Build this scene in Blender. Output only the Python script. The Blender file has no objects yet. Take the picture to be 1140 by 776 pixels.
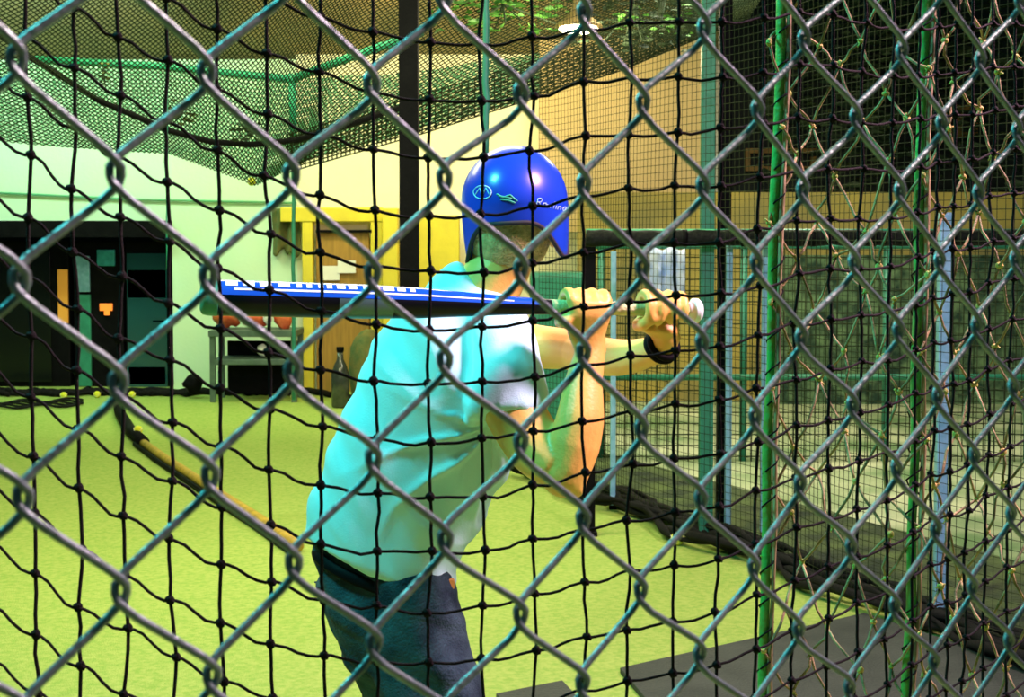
import bpy, bmesh, math, random
from mathutils import Vector, Matrix, noise
from mathutils.bvhtree import BVHTree
R = random.Random(7)
SC = bpy.context.scene
COL = SC.collection
F = 1140*50/36          # focal length in px
PITCH = math.radians(2.6)
CY = 334.0
H = 1.53
# ---------------------------------------------------------------- camera
cd = bpy.data.cameras.new('camera'); cam = bpy.data.objects.new('camera', cd); COL.objects.link(cam)
cd.lens = 50; cd.sensor_width = 36; cd.shift_y = -(388-CY)/1140
cd.clip_start = 0.05
cam.location = (0, 0, H); cam.rotation_euler = (math.pi/2-PITCH, 0, 0)
cd.dof.use_dof = True; cd.dof.focus_distance = 2.0; cd.dof.aperture_fstop = 26
SC.camera = cam
# ---------------------------------------------------------------- world, exposure, lights
SC.view_settings.view_transform = 'Standard'; SC.view_settings.look = 'None'
SC.view_settings.gamma = 1; SC.view_settings.exposure = 0.0; SC.view_settings.use_curve_mapping = False
w = bpy.data.worlds.new('night'); SC.world = w; w.use_nodes = True
w.node_tree.nodes['Background'].inputs[0].default_value = (0.10, 0.22, 0.24, 1)
w.node_tree.nodes['Background'].inputs[1].default_value = 0.22

def light(name, kind, loc, target, power, col, size=0.3, size_y=None, spot=None):
    l = bpy.data.lights.new(name, kind); l.energy = power; l.color = col
    if kind == 'AREA':
        l.size = size
        if size_y: l.shape = 'RECTANGLE'; l.size_y = size_y
    elif kind == 'SPOT':
        l.shadow_soft_size = size; l.spot_size = math.radians(spot); l.spot_blend = 0.6
    else: l.shadow_soft_size = size
    o = bpy.data.objects.new(name, l); COL.objects.link(o); o.location = loc
    d = Vector(target)-Vector(loc); o.rotation_euler = d.to_track_quat('-Z', 'Y').to_euler()
    return o
# flood lamps over the batter's cage, above and behind the batter
light('cyan_flood_lamp', 'AREA', (-1.6, 1.8, 3.5), (-.1, 2.8, 1.1), 100, (0.10, 1.0, 0.95), 0.5)
light('warm_flood_lamp', 'AREA', (1.9, 2.1, 3.3), (0.1, 2.7, 1.1), 250, (1.0, 0.52, 0.70), 0.5)
# added spot that puts pink highlights on the left fence wires
light('added_fence_spot', 'SPOT', (0.78, 0.78, 2.64), (-.34, .42, 1.40), 170, (1.0, 0.64, 0.60), 0.08, spot=52)
# rows of tubes under the roof
light('roof_tube_middle', 'AREA', (-1.4, 6.2, 3.6), (-1.4, 6.2, 0), 190, (1.0, 0.98, 0.50), 3.5, 2.0)
light('roof_tube_far', 'AREA', (-2.6, 10.4, 3.7), (-2.6, 10.8, 0), 130, (0.86, 1.0, 0.50), 4, 1.6)
light('mint_lit_wall_wash', 'AREA', (-4.6, 12.3, 3.62), (-4.6, 14.0, 1.2), 85, (0.62, 1.0, 0.72), 3.2, 0.4)
light('cream_wall_wash', 'AREA', (-0.6, 12.3, 3.62), (-0.6, 14.0, 1.8), 80, (1.0, 0.80, 0.36), 2.6, 0.4)
light('next_cage_lamp', 'AREA', (1.8, 9.4, 3.8), (1.5, 9.6, 0), 170, (0.95, 0.92, 0.66), 1.0, 1.0)

# ---------------------------------------------------------------- helpers
def ray(px, py):
    u = (px-570)/F; v = (CY-py)/F
    c, s = math.cos(PITCH), math.sin(PITCH)
    return Vector((u, c+v*s, -s+v*c))
def P(px, py, Y):
    d = ray(px, py); return Vector((0, 0, H))+d*(Y/d.y)
def G(px, py, z=0.0):
    d = ray(px, py); return Vector((0, 0, H))+d*((z-H)/d.z)

def mat(name, col, rough=0.6, metal=0.0, col2=None, nscale=8, bump=0.0, bscale=40, spec=0.5, coat=0.0, detail=5, stretch=None, emit=None, estr=0, trans=0):
    m = bpy.data.materials.new(name); m.use_nodes = True
    nt = m.node_tree; b = nt.nodes['Principled BSDF']
    b.inputs['Base Color'].default_value = (*col, 1); b.inputs['Roughness'].default_value = rough
    b.inputs['Metallic'].default_value = metal; b.inputs['Specular IOR Level'].default_value = spec
    b.inputs['Coat Weight'].default_value = coat
    b.inputs['Transmission Weight'].default_value = trans
    if emit: b.inputs['Emission Color'].default_value = (*emit, 1); b.inputs['Emission Strength'].default_value = estr
    tc = nt.nodes.new('ShaderNodeTexCoord'); src = tc.outputs['Object']
    if stretch:
        mp = nt.nodes.new('ShaderNodeMapping'); mp.inputs['Scale'].default_value = stretch
        nt.links.new(src, mp.inputs[0]); src = mp.outputs[0]
    if col2:
        n = nt.nodes.new('ShaderNodeTexNoise'); n.inputs['Scale'].default_value = nscale; n.inputs['Detail'].default_value = detail
        nt.links.new(src, n.inputs['Vector'])
        r = nt.nodes.new('ShaderNodeValToRGB'); r.color_ramp.elements[0].color = (*col, 1); r.color_ramp.elements[1].color = (*col2, 1)
        r.color_ramp.elements[0].position = .35; r.color_ramp.elements[1].position = .65
        nt.links.new(n.outputs['Fac'], r.inputs[0]); nt.links.new(r.outputs[0], b.inputs['Base Color'])
    if bump:
        n = nt.nodes.new('ShaderNodeTexNoise'); n.inputs['Scale'].default_value = bscale; n.inputs['Detail'].default_value = 4
        nt.links.new(src, n.inputs['Vector'])
        bp = nt.nodes.new('ShaderNodeBump'); bp.inputs['Strength'].default_value = bump; bp.inputs['Distance'].default_value = 0.02
        nt.links.new(n.outputs['Fac'], bp.inputs['Height']); nt.links.new(bp.outputs[0], b.inputs['Normal'])
    return m
M = {}
M['galv'] = mat('galvanised_wire', (0.20, 0.28, 0.31), 0.38, 0.45, (0.13, 0.20, 0.23), 60, 0.15, 300)
M['net'] = mat('black_twine', (0.004, 0.004, 0.005), 0.8, 0, (0.010, 0.010, 0.011), 90, 0.4, 800, spec=0.15)
M['oldrope'] = mat('weathered_rope', (0.12, 0.13, 0.06), 0.8, 0, (0.45, 0.38, 0.18), 35, 0.4, 300, spec=0.3)
M['knot'] = mat('yellow_knot', (0.62, 0.50, 0.14), 0.7, 0, (0.25, 0.42, 0.06), 40, 0.4, 300)
M['greenpole'] = mat('green_paint', (0.03, 0.42, 0.08), 0.5, 0, (0.12, 0.30, 0.05), 26, 0.3, 60)
M['bark'] = mat('pale_batten', (0.55, 0.45, 0.24), 0.7, 0, (0.10, 0.10, 0.05), 30, 0.5, 60, stretch=(1, 1, .3))
M['turf'] = mat('turf', (0.28, 0.44, 0.09), 0.95, 0, (0.42, 0.52, 0.14), 45, 0.5, 160, spec=0.1)
M['gravel'] = mat('mossy_concrete', (0.60, 0.62, 0.42), 0.9, 0, (0.16, 0.26, 0.12), 1.3, 0.6, 60, spec=0.2)
M['mint'] = mat('cream_plaster', (0.86, 0.84, 0.66), 0.8, 0, (0.82, 0.80, 0.60), 2, 0.1, 30)
M['mintlit'] = mat('mint_lit_plaster', (0.62, 0.88, 0.66), 0.8, 0, (0.66, 0.88, 0.62), 2, 0.1, 30)  # same wall as the cream; greenish light put into its colour
M['tan'] = mat('tan_tent_cloth', (0.62, 0.47, 0.25), 0.85, 0, (0.56, 0.42, 0.22), 1.2, 0.1, 10)
M['hedge'] = mat('green_mossy_boards', (0.015, 0.045, 0.03), 0.9, 0, (0.16, 0.26, 0.13), 9, 0.6, 20)
M['mustard'] = mat('mustard_boards', (0.50, 0.37, 0.08), 0.8, 0, (0.26, 0.22, 0.08), 1.5, 0.2, 20)
M['shademoss'] = mat('shade_moss_strip', (0.012, 0.022, 0.014), 0.95, 0, (0.09, 0.13, 0.04), 5, 0.8, 40)
M['ceiling'] = mat('brown_roof_cloth', (0.32, 0.24, 0.12), 0.9, 0, (0.22, 0.19, 0.10), 2, 0.3, 14)
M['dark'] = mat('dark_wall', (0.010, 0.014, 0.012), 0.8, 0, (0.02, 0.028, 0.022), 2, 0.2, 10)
M['black'] = mat('black_paint', (0.003, 0.003, 0.004), 0.6, 0, (0.005, 0.005, 0.006), 12, 0.1, 60, spec=0.06)
M['foam'] = mat('black_foam_pad', (0.003, 0.005, 0.004), 0.7, 0, (0.008, 0.011, 0.010), 30, 0.5, 50, spec=0.2)
M['yellow'] = mat('yellow_paint', (0.82, 0.68, 0.05), 0.5, 0, (0.70, 0.58, 0.05), 5, 0.1, 30)
M['ochre'] = mat('ochre_wood', (0.42, 0.23, 0.04), 0.6, 0, (0.30, 0.17, 0.03), 5, 0.1, 40, stretch=(6, 6, .6))
M['greennet'] = mat('green_netting', (0.10, 0.42, 0.22), 0.7, 0, (0.16, 0.40, 0.22), 6)
M['darknet'] = mat('olive_netting', (0.014, 0.026, 0.014), 0.8, 0, (0.034, 0.046, 0.02), 2, spec=0.1)
M['greenpipe'] = mat('sea_green_pipe', (0.02, 0.42, 0.24), 0.4, 0, (0.03, 0.34, 0.20), 12)
M['tealpipe'] = mat('teal_post_paint', (0.02, 0.20, 0.13), 0.5, 0, (0.03, 0.26, 0.17), 14, 0.1, 40)
M['bluesteel'] = mat('pale_blue_post', (0.30, 0.58, 0.80), 0.4, 0.1, (0.18, 0.44, 0.62), 20, 0.2, 50)
M['blueglass'] = mat('teal_glass', (0.01, 0.07, 0.08), 0.12, 0, spec=0.8)
M['blueglass2'] = mat('black_glass', (0.004, 0.006, 0.006), 0.2, 0, spec=0.4)
M['amber'] = mat('amber_panel', (0.75, 0.32, 0.04), 0.6, emit=(1, .4, .05), estr=0.15)
M['tealpanelglint'] = mat('teal_panel_and_glint', (0.05, 0.50, 0.54), 0.5, 0, (0.02, 0.28, 0.32), 10)  # teal panels; on the glass front they paint its reflections
M['orange'] = mat('orange_sign', (0.9, 0.22, 0.03), 0.5, emit=(1, .25, .03), estr=0.9)
M['white'] = mat('white_paper', (0.85, 0.85, 0.82), 0.7, 0, (0.78, 0.78, 0.76), 10)
M['red'] = mat('orange_red_plastic', (0.90, 0.22, 0.08), 0.45, 0, (0.75, 0.10, 0.04), 12, 0.1, 30)
M['ball'] = mat('yellow_ball', (0.80, 0.78, 0.02), 0.6, 0, (0.7, 0.72, 0.02), 60, 0.3, 200)
M['rubber'] = mat('rubber_mat', (0.022, 0.030, 0.028), 0.75, 0, (0.04, 0.05, 0.045), 5, 0.4, 90)
M['skin'] = mat('skin', (0.84, 0.52, 0.12), 0.45, 0, (0.80, 0.45, 0.10), 14, 0.08, 160, spec=0.5)
M['hair'] = mat('short_hair', (0.75, 0.66, 0.24), 0.7, 0, (0.42, 0.40, 0.12), 60, 0.9, 220)
M['shirt'] = mat('light_cotton', (0.50, 0.86, 0.92), 0.85, 0, (0.46, 0.82, 0.90), 9, 0.12, 300, spec=0.2)
M['denim'] = mat('dark_denim', (0.006, 0.020, 0.034), 0.8, 0, (0.035, 0.080, 0.10), 16, 0.4, 200, spec=0.2)
M['helmet'] = mat('blue_helmet', (0.008, 0.05, 0.55), 0.30, 0, (0.010, 0.06, 0.62), 6, coat=0.3)
M['pad'] = mat('helmet_padding', (0.012, 0.014, 0.02), 0.8)
M['logo'] = mat('pale_decal', (0.45, 0.75, 0.90), 0.5)
M['logogreen'] = mat('green_decal', (0.05, 0.42, 0.28), 0.5)
M['bat'] = mat('black_bat', (0.002, 0.003, 0.006), 0.35, 0.0, spec=0.25)
M['batblue'] = mat('blue_bat_panel', (0.01, 0.10, 0.62), 0.18, 0.2, coat=0.5)
M['batwhite'] = mat('white_bat_print', (0.85, 0.9, 0.95), 0.3)
M['batgrey'] = mat('grey_bat_band', (0.10, 0.20, 0.20), 0.3, 0.4)
M['grip'] = mat('grip_tape', (0.62, 0.66, 0.30), 0.7, 0, (0.5, 0.55, 0.25), 60, 0.3, 200)
M['knob'] = mat('white_knob', (0.70, 0.88, 0.86), 0.4)
M['leather'] = mat('tan_leather', (0.45, 0.25, 0.05), 0.5)
M['leafb'] = mat('green_leaf', (0.05, 0.20, 0.03), 0.6, 0, (0.10, 0.32, 0.04), 8)
M['leafd'] = mat('dark_leaf', (0.012, 0.03, 0.012), 0.7, 0, (0.03, 0.06, 0.02), 8)
M['leafdry'] = mat('dry_leaf', (0.18, 0.15, 0.03), 0.8, 0, (0.10, 0.12, 0.03), 20)
M['bulb'] = mat('lamp_glow', (1, .9, .7), 0.5, emit=(1.0, 0.86, 0.62), estr=9)
M['enamel'] = mat('lamp_enamel', (0.75, 0.5, 0.2), 0.4)
M['shelf'] = mat('grey_bench', (0.10, 0.16, 0.13), 0.6, 0, (0.06, 0.1, 0.09), 12)
M['clothbrown'] = mat('brown_cloth', (0.16, 0.15, 0.04), 0.9, 0, (0.07, 0.12, 0.04), 10, 0.4, 30)
M['bluecloth'] = mat('blue_sheet', (0.30, 0.46, 0.90), 0.8, 0, (0.65, 0.72, 0.92), 7, 0.3, 20)
M['hose'] = mat('yellow_hose', (0.55, 0.36, 0.03), 0.6, 0, (0.36, 0.24, 0.03), 20, 0.2, 40)
M['bottle'] = mat('smoky_plastic', (0.03, 0.035, 0.03), 0.15, 0, (0.05, 0.06, 0.05), 12, spec=0.8)

class MB:
    def __init__(s): s.v = []; s.f = []
    def add(s, vs, fs):
        o = len(s.v); s.v += [tuple(v) for v in vs]; s.f += [tuple(i+o for i in f) for f in fs]
    def box(s, c, d, rz=0):
        c = Vector(c); rm = Matrix.Rotation(rz, 3, 'Z'); vs = []
        for x in (-.5, .5):
            for y in (-.5, .5):
                for z in (-.5, .5): vs.append(c+rm@Vector((x*d[0], y*d[1], z*d[2])))
        s.add(vs, [(0, 1, 3, 2), (4, 6, 7, 5), (0, 4, 5, 1), (2, 3, 7, 6), (0, 2, 6, 4), (1, 5, 7, 3)])
    def tube(s, pts, r, n=6, closed=False, caps=True, sq=None):
        pts = [Vector(p) for p in pts]; L = len(pts)
        rr = r if isinstance(r, (list, tuple)) else [r]*L
        T = []
        for i in range(L):
            a = pts[i-1] if (i or closed) else pts[0]; b = pts[(i+1) % L] if (i < L-1 or closed) else pts[-1]
            t = (b-a); T.append(t.normalized() if t.length > 1e-9 else Vector((0, 0, 1)))
        up = Vector((0, 0, 1)) if abs(T[0].z) < .9 else Vector((0, 1, 0))
        nrm = (up-T[0]*up.dot(T[0])).normalized(); vs = []
        for i in range(L):
            nrm = nrm-T[i]*nrm.dot(T[i])
            nrm = nrm.normalized() if nrm.length > 1e-6 else T[i].orthogonal().normalized()
            bi = T[i].cross(nrm)
            for k in range(n):
                a = 2*math.pi*k/n
                kx, ky = (sq if sq else (1, 1))
                vs.append(pts[i]+(nrm*math.cos(a)*kx+bi*math.sin(a)*ky)*rr[i])
        fs = []
        for i in range(L if closed else L-1):
            j = (i+1) % L
            for k in range(n):
                k2 = (k+1) % n; fs.append((i*n+k, i*n+k2, j*n+k2, j*n+k))
        if caps and not closed:
            fs.append(tuple(range(n-1, -1, -1))); fs.append(tuple((L-1)*n+k for k in range(n)))
        s.add(vs, fs)
    def ell(s, c, r, seg=16, rings=10, m=None):
        c = Vector(c); vs = []; fs = []
        if isinstance(r, (int, float)): r = (r, r, r)
        vs.append(Vector((0, 0, r[2])))
        for i in range(1, rings):
            th = math.pi*i/rings
            for k in range(seg):
                a = 2*math.pi*k/seg; vs.append(Vector((r[0]*math.sin(th)*math.cos(a), r[1]*math.sin(th)*math.sin(a), r[2]*math.cos(th))))
        vs.append(Vector((0, 0, -r[2])))
        for k in range(seg): fs.append((0, 1+k, 1+(k+1) % seg))
        for i in range(rings-2):
            for k in range(seg):
                a = 1+i*seg+k; b = 1+i*seg+(k+1) % seg; fs.append((a, a+seg, b+seg, b))
        e = len(vs)-1; o = 1+(rings-2)*seg
        for k in range(seg): fs.append((e, o+(k+1) % seg, o+k))
        if m: vs = [m@v for v in vs]
        s.add([c+v for v in vs], fs)
    def loft(s, rings, caps=True, closed=False):
        n = len(rings[0]); vs = [p for r in rings for p in r]; fs = []
        L = len(rings)
        for i in range(L-1):
            for k in range(n):
                k2 = (k+1) % n; fs.append((i*n+k, i*n+k2, (i+1)*n+k2, (i+1)*n+k))
        if caps: fs.append(tuple(range(n-1, -1, -1))); fs.append(tuple((L-1)*n+k for k in range(n)))
        s.add(vs, fs)
    def build(s, name, m, parent=None, smooth=True, bevel=0, origin=None):
        if parent is not None and origin is None: origin = parent.matrix_basis.translation if parent.parent is None else parent.matrix_basis.translation+parent.parent.matrix_basis.translation
        if origin is None:
            xs = [v[0] for v in s.v]; ys = [v[1] for v in s.v]; zs = [v[2] for v in s.v]
            origin = Vector(((min(xs)+max(xs))/2, (min(ys)+max(ys))/2, min(zs)))
        me = bpy.data.meshes.new(name); me.from_pydata([tuple(Vector(v)-Vector(origin)) for v in s.v], [], s.f); me.update()
        bm = bmesh.new(); bm.from_mesh(me); bmesh.ops.recalc_face_normals(bm, faces=bm.faces); bm.to_mesh(me); bm.free()
        me.materials.append(m)
        if smooth: me.shade_smooth()
        o = bpy.data.objects.new(name, me); COL.objects.link(o)
        if parent is not None: o.parent = parent
        else: o.location = origin
        if bevel:
            md = o.modifiers.new('edge', 'BEVEL'); md.width = bevel; md.segments = 2; md.limit_method = 'ANGLE'
        return o
def tag(o, label, cat, group=None, kind=None):
    o['label'] = label; o['category'] = cat
    if group: o['group'] = group
    if kind: o['kind'] = kind
    return o
def empty(name, loc):
    o = bpy.data.objects.new(name, None); COL.objects.link(o); o.location = loc; o.empty_display_size = .05; return o
def struct(o): o['kind'] = 'structure'; return o
def dup(o, loc):
    c = o.copy(); COL.objects.link(c); c.location = loc
    for ch in list(o.children):
        d = ch.copy(); COL.objects.link(d); d.parent = c
    return c
def lerp(a, b, t): return a+(b-a)*t
def interp(tab, x):
    if x <= tab[0][0]: a, b = tab[0], tab[1]
    elif x >= tab[-1][0]: a, b = tab[-2], tab[-1]
    else:
        for a, b in zip(tab, tab[1:]):
            if a[0] <= x <= b[0]: break
    t = (x-a[0])/(b[0]-a[0]); return lerp(a[1], b[1], t)
def fuse(o, voxel, smooth=4):
    md = o.modifiers.new('r', 'REMESH'); md.mode = 'VOXEL'; md.voxel_size = voxel
    s2 = o.modifiers.new('s', 'SMOOTH'); s2.iterations = smooth; s2.factor = .6
    bpy.context.view_layer.update()
    dg = bpy.context.evaluated_depsgraph_get(); me = bpy.data.meshes.new_from_object(o.evaluated_get(dg))
    mats = [m for m in o.data.materials]; o.modifiers.clear(); o.data = me
    me.materials.clear(); [me.materials.append(m) for m in mats]; me.shade_smooth()

# ================================================================ SETTING
mb = MB(); mb.box((0, 6.5, -.05), (22, 21, .1)); struct(mb.build('floor', M['turf'], smooth=False))
# next cage's concrete
E0, E1 = G(600, 533), G(1140, 738)
ED = (E1-E0); ED.z = 0
A_, B_ = E0-ED*.25, E0+ED*1.45
mb = MB(); ring = [A_, B_, Vector((9, B_.y, 0)), Vector((9, 14.5, 0)), Vector((A_.x, 14.5, 0))]
mb.loft([[v+Vector((0, 0, -.02)) for v in ring], [Vector((v.x, v.y, .006)) for v in ring]])
g = mb.build('ground', M['gravel'], smooth=False); struct(g)
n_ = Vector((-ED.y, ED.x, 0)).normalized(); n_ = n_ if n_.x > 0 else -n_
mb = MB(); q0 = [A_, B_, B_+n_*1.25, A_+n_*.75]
mb.loft([[v+Vector((0, 0, -.01)) for v in q0], [Vector((v.x, v.y, .03)) for v in q0]]); struct(mb.build('shade_moss_ground', M['shademoss'], smooth=False))  # strip darkens ground near the net foot: shade put into colour, with green-brown layers
# back wall (cream plaster); left part with the booth opening
YW = 14.0
def wallrect(name, x0, x1, z0, z1, m, Y=YW, th=.2):
    mb = MB(); mb.box(((x0+x1)/2, Y+th/2, (z0+z1)/2), (x1-x0, th, z1-z0)); return struct(mb.build(name, m, smooth=False))
bx1 = P(192, 300, YW).x; bz1 = P(100, 255, YW).z
wallrect('wall_back', P(331, 300, YW).x, 2.05, 0, 3.3, M['mint'])
wallrect('wall_side', bx1, P(331, 300, YW).x, 0, 3.25, M['mintlit'])
wallrect('wall_left', -9, bx1, bz1, 3.25, M['mintlit'])
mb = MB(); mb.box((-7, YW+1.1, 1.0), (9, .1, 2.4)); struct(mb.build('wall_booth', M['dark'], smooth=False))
# tan tent wall on the right part of the back and the dark yard wall beyond
wallrect('wall_tent', P(600, 200, 13.6).x, P(785, 200, 13.6).x, P(700, 258, 13.6).z, 3.4, M['tan'], 13.6, .08)
wallrect('wall_right', 1.9, 12, 0, 6.5, M['dark'], 15.2)
wallrect('wall_low', 0.6, 9, 0, P(1000, 214, 13.0).z, M['mustard'], 13.0, .12)
mb = MB()
a = [(-9, 14.2, 3.2), (2.0, 14.2, 3.25), (2.0, 4.8, 6.6), (-9, 4.8, 6.5)]
mb.loft([[Vector(v) for v in a], [Vector(v)+Vector((0, 0, .06)) for v in a]]); struct(mb.build('ceiling', M['ceiling'], smooth=False))
wallrect('wall_hedge', P(858, 300, 12.8).x, 9, 0, P(1000, 284, 12.8).z, M['hedge'], 12.8, .1)
# trims: conduit line on the left wall, yellow band at the tent wall foot
mb = MB(); mb.tube([P(-60, 212, 13.97), P(150, 222, 13.97), P(330, 226, 13.97)], .012); struct(mb.build('trim_1', M['greennet']))
mb = MB(); q = [P(655, 232, 13.5), P(765, 250, 13.5), P(765, 262, 13.5), P(655, 262, 13.5)]
mb.loft([q, [v+Vector((0, .05, 0)) for v in q]]); struct(mb.build('trim_2', M['yellow'], smooth=False))

# ================================================================ CHAIN-LINK FENCE (nearest)
th = math.radians(36.8); FC, FS = math.cos(th), math.sin(th); Z0 = .584
cols = [22, 130, 232, 325, 415, 495, 580, 650, 715, 782, 842, 893, 951, 1001, 1046, 1088, 1130]
sl = []
for px in cols:
    u = (px-570)/F; sl.append(Z0*u/(FC-u*FS))
HP = .0347
for k in range(9): sl.insert(0, sl[0]-HP)
for k in range(8): sl.append(sl[-1]+HP)
i0 = 9
def fpt(s, z, n): return Vector((s*FC+n*FS, Z0+s*FS-n*FC, z))
root = empty('chain_link_fence', fpt(0, .93, 0))
tag(root, 'galvanised chain-link fence of large grey diamonds, nearest thing to the viewer', 'fence')
VP = .0718; DP = .0019; WR = .0016
fm = MB()
def nodez(ci, k): return 1.515+k*VP+(VP/2 if (ci-i0) % 2 else 0)
for j in range(len(sl)-1):
    pts = []
    rr = random.Random(j*13+1)
    seq = []
    for k in range(-7, 7):
        ca, cb = (j, j+1)
        za, zb = nodez(j, k), nodez(j+1, k)
        seq += [('L', za), ('R', zb)] if za < zb else [('R', zb), ('L', za)]
    seq.sort(key=lambda t: t[1])
    for side, z in seq:
        z += .0006*rr.uniform(-1, 1)
        prof_ = [(-.0045, -.0088, 1), (-.0008, -.0054, 1), (.0016, -.0028, .6), (.0021, 0, 0), (.0016, .0028, -.6), (-.0008, .0054, -1), (-.0045, .0088, -1)]
        sg = 1 if side == 'R' else -1
        s = sl[j+1] if side == 'R' else sl[j]
        a = [(sg*x, y, -sg*n*DP) for x, y, n in prof_]
        for ds, dz, n in a: pts.append(fpt(s+ds, z+dz, n))
    fm.tube(pts, WR, 8)
fm.build('wire_mesh', M['galv'], root)

# ================================================================ BLACK KNOTTED NET (close behind the fence)
KN = [(-130, -62, 66.8), (-78, -28, 66.8), (-22, 4, 66.8), (34, 42, 66.8), (84, 77, 67), (134, 109, 66.7), (188, 137, 66.7), (244, 167, 66.4), (299, 194, 65.6), (358, 216, 65.2), (418, 231, 64.1), (478, 239, 63.4), (537, 238, 62.9), (594, 230, 62.2), (649, 218, 62), (701, 211, 61.5), (753, 208, 60.8), (801, 206, 60), (845, 197, 58.8), (887, 189, 57.4), (925, 187, 56), (958, 190, 54), (991, 190, 52.5), (1021, 186, 51), (1041, 181, 50), (1061, 179, 49.5), (1080, 177, 49), (1102, 172, 48), (1127, 168, 47), (1152, 164, 46), (1180, 160, 45), (1208, 156, 44)]
NM = .0445
nroot = empty('knotted_net', P(570, 1100, 1.15)); tag(nroot, 'black knotted square-mesh net hanging just behind the grey chain-link fence', 'net')
nm = MB(); kmb = MB()
rr = random.Random(3)
grid = []
for ci, (px, r0, V) in enumerate(KN):
    Y = F*NM/V; colp = []
    for k in range(-8, 14):
        py = r0+k*V
        X = (px-570)/F*Y; z = H-(py-262)/F*Y
        # verticals hang plumb: keep column x constant, small wobble
        colp.append(Vector((X+rr.gauss(0, .0012), Y+rr.gauss(0, .0015), z+rr.gauss(0, .0012))))
    grid.append(colp)
for ci, cp in enumerate(grid):
    pts = []
    for a, b in zip(cp, cp[1:]):
        w1, w2 = rr.gauss(0, .0006), rr.gauss(0, .0006)
        pts += [a, a.lerp(b, .33)+Vector((w1, 0, 0)), a.lerp(b, .67)+Vector((w2, 0, 0))]
    pts.append(cp[-1]); nm.tube(pts, .00145, 6)
for k in range(len(grid[0])):
    pts = []
    for ci in range(len(grid)-1):
        a, b = grid[ci][k], grid[ci+1][k]; dz = b.z-a.z
        dr = .12 if k % 2 else -.04
        sag = -abs(.0035*rr.uniform(.2, 1))
        pts.append(a)
        for t in (.12, .3, .5, .7, .88):
            e = t-.13*math.sin(2*math.pi*t)
            q = a.lerp(b, t); q.z = a.z+dz*e+sag*math.sin(math.pi*t)+rr.gauss(0, .0003); pts.append(q)
    pts.append(grid[-1][k]); nm.tube(pts, .00125, 6)
for cp in grid:
    for p in cp:
        kmb.ell(p, (.0036, .0030, .0038*rr.uniform(.9, 1.2)), 7, 5)
        kmb.tube([p+Vector((-.0034, -.001, .0018)), p+Vector((.0034, -.001, -.0018))], .0016, 5)
nm.build('net_twine', M['net'], nroot); kmb.build('knots', M['net'], nroot)

# ================================================================ PERSON
def ringat(c, axis_right, axis_depth, hw, hd, n=28, pw=2.3):
    out = []
    for k in range(n):
        a = 2*math.pi*k/n; ca, sa = math.cos(a), math.sin(a)
        out.append(c+axis_right*hw*math.copysign(abs(ca)**(2/pw), ca)+axis_depth*hd*math.copysign(abs(sa)**(2/pw), sa))
    return out
SX = Vector((.934, 0, -.357)); SD = Vector((0, 1, 0))
# (px,py,halfwidth px,Y,halfdepth m)
TORSO = [(424, 622, 83, 2.74, .125), (432, 585, 85, 2.74, .128), (450, 541, 88, 2.73, .13), (474, 497, 94, 2.73, .135), (490, 457, 90, 2.73, .138), (506, 418, 90, 2.73, .138), (518, 384, 86, 2.73, .13), (527, 358, 72, 2.73, .11), (537, 335, 48, 2.73, .08)]
person = empty('person', Vector((-.12, 2.74, 0)))
tag(person, 'batter in a blue helmet, pale shirt and jeans seen from behind, holding a bat', 'person')
body = MB()
sk = TORSO
body.loft([ringat(P(a, b, Y), SX, SD, w_*Y/F*.84, d*.82) for a, b, w_, Y, d in sk])
def limb(points, n=16):
    pts = [P(a, b, Y) if b is not None else a for a, b, Y, r in points]; rs = [r for *_, r in points]
    # resample with Catmull-Rom
    out = []; ro = []
    L = len(pts)
    for i in range(L-1):
        p0, p1, p2, p3 = pts[max(i-1, 0)], pts[i], pts[i+1], pts[min(i+2, L-1)]
        for s in range(6):
            t = s/6
            out.append(.5*((2*p1)+(p2-p0)*t+(2*p0-5*p1+4*p2-p3)*t*t+(3*p1-p0-3*p2+p3)*t**3)); ro.append(lerp(rs[i], rs[i+1], t))
    out.append(pts[-1]); ro.append(rs[-1])
    return out, ro
# neck and head
a, r_ = limb([(528, 350, 2.73, .075), (545, 318, 2.72, .062), (560, 290, 2.72, .058), (568, 262, 2.72, .06)]); body.tube(a, r_, 16)
HC = P(571, 232, 2.735)
body.ell(HC+Vector((-.003, .0, -.008)), (.076, .095, .105), 20, 14)
body.ell(HC+Vector((0.012, .045, -.062)), (.055, .055, .055), 16, 10)   # jaw
body.tube([HC+Vector((.022, .085, -.02)), HC+Vector((.026, .118, -.045)), HC+Vector((.022, .09, -.055))], [.01, .013, .008], 8)  # nose
body.tube([HC+Vector((-.002, .094, -.075)), HC+Vector((.034, .090, -.077))], .007, 8)  # lips
for sx in (-1, 1):
    body.ell(HC+Vector((sx*.078-.002, .005, -.045)), (.010, .020, .032), 10, 8)
    body.ell(HC+Vector((.02+sx*.03, .083, -.008)), (.013, .012, .009), 8, 6)
# right arm (near): shoulder, elbow, wrist
RA = [(546, 392, 2.66, .055), (558, 412, 2.62, .056), (570, 452, 2.575, .056), (596, 496, 2.53, .054), (624, 522, 2.49, .042)]
a, r_ = limb(RA); body.tube(a, r_, 16)
RE = P(628, 526, 2.49); body.ell(RE, (.044, .040, .045)); body.ell(P(638, 538, 2.49), (.024, .026, .028))
RW = P(657, 388, 2.535)
a, r_ = limb([(630, 526, 2.49, .041), (639, 495, 2.495, .047), (646, 465, 2.50, .043), (650, 425, 2.52, .034), (657, 392, 2.535, .027), (656, 372, 2.54, .026)]); body.tube(a, r_, 16)
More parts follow.
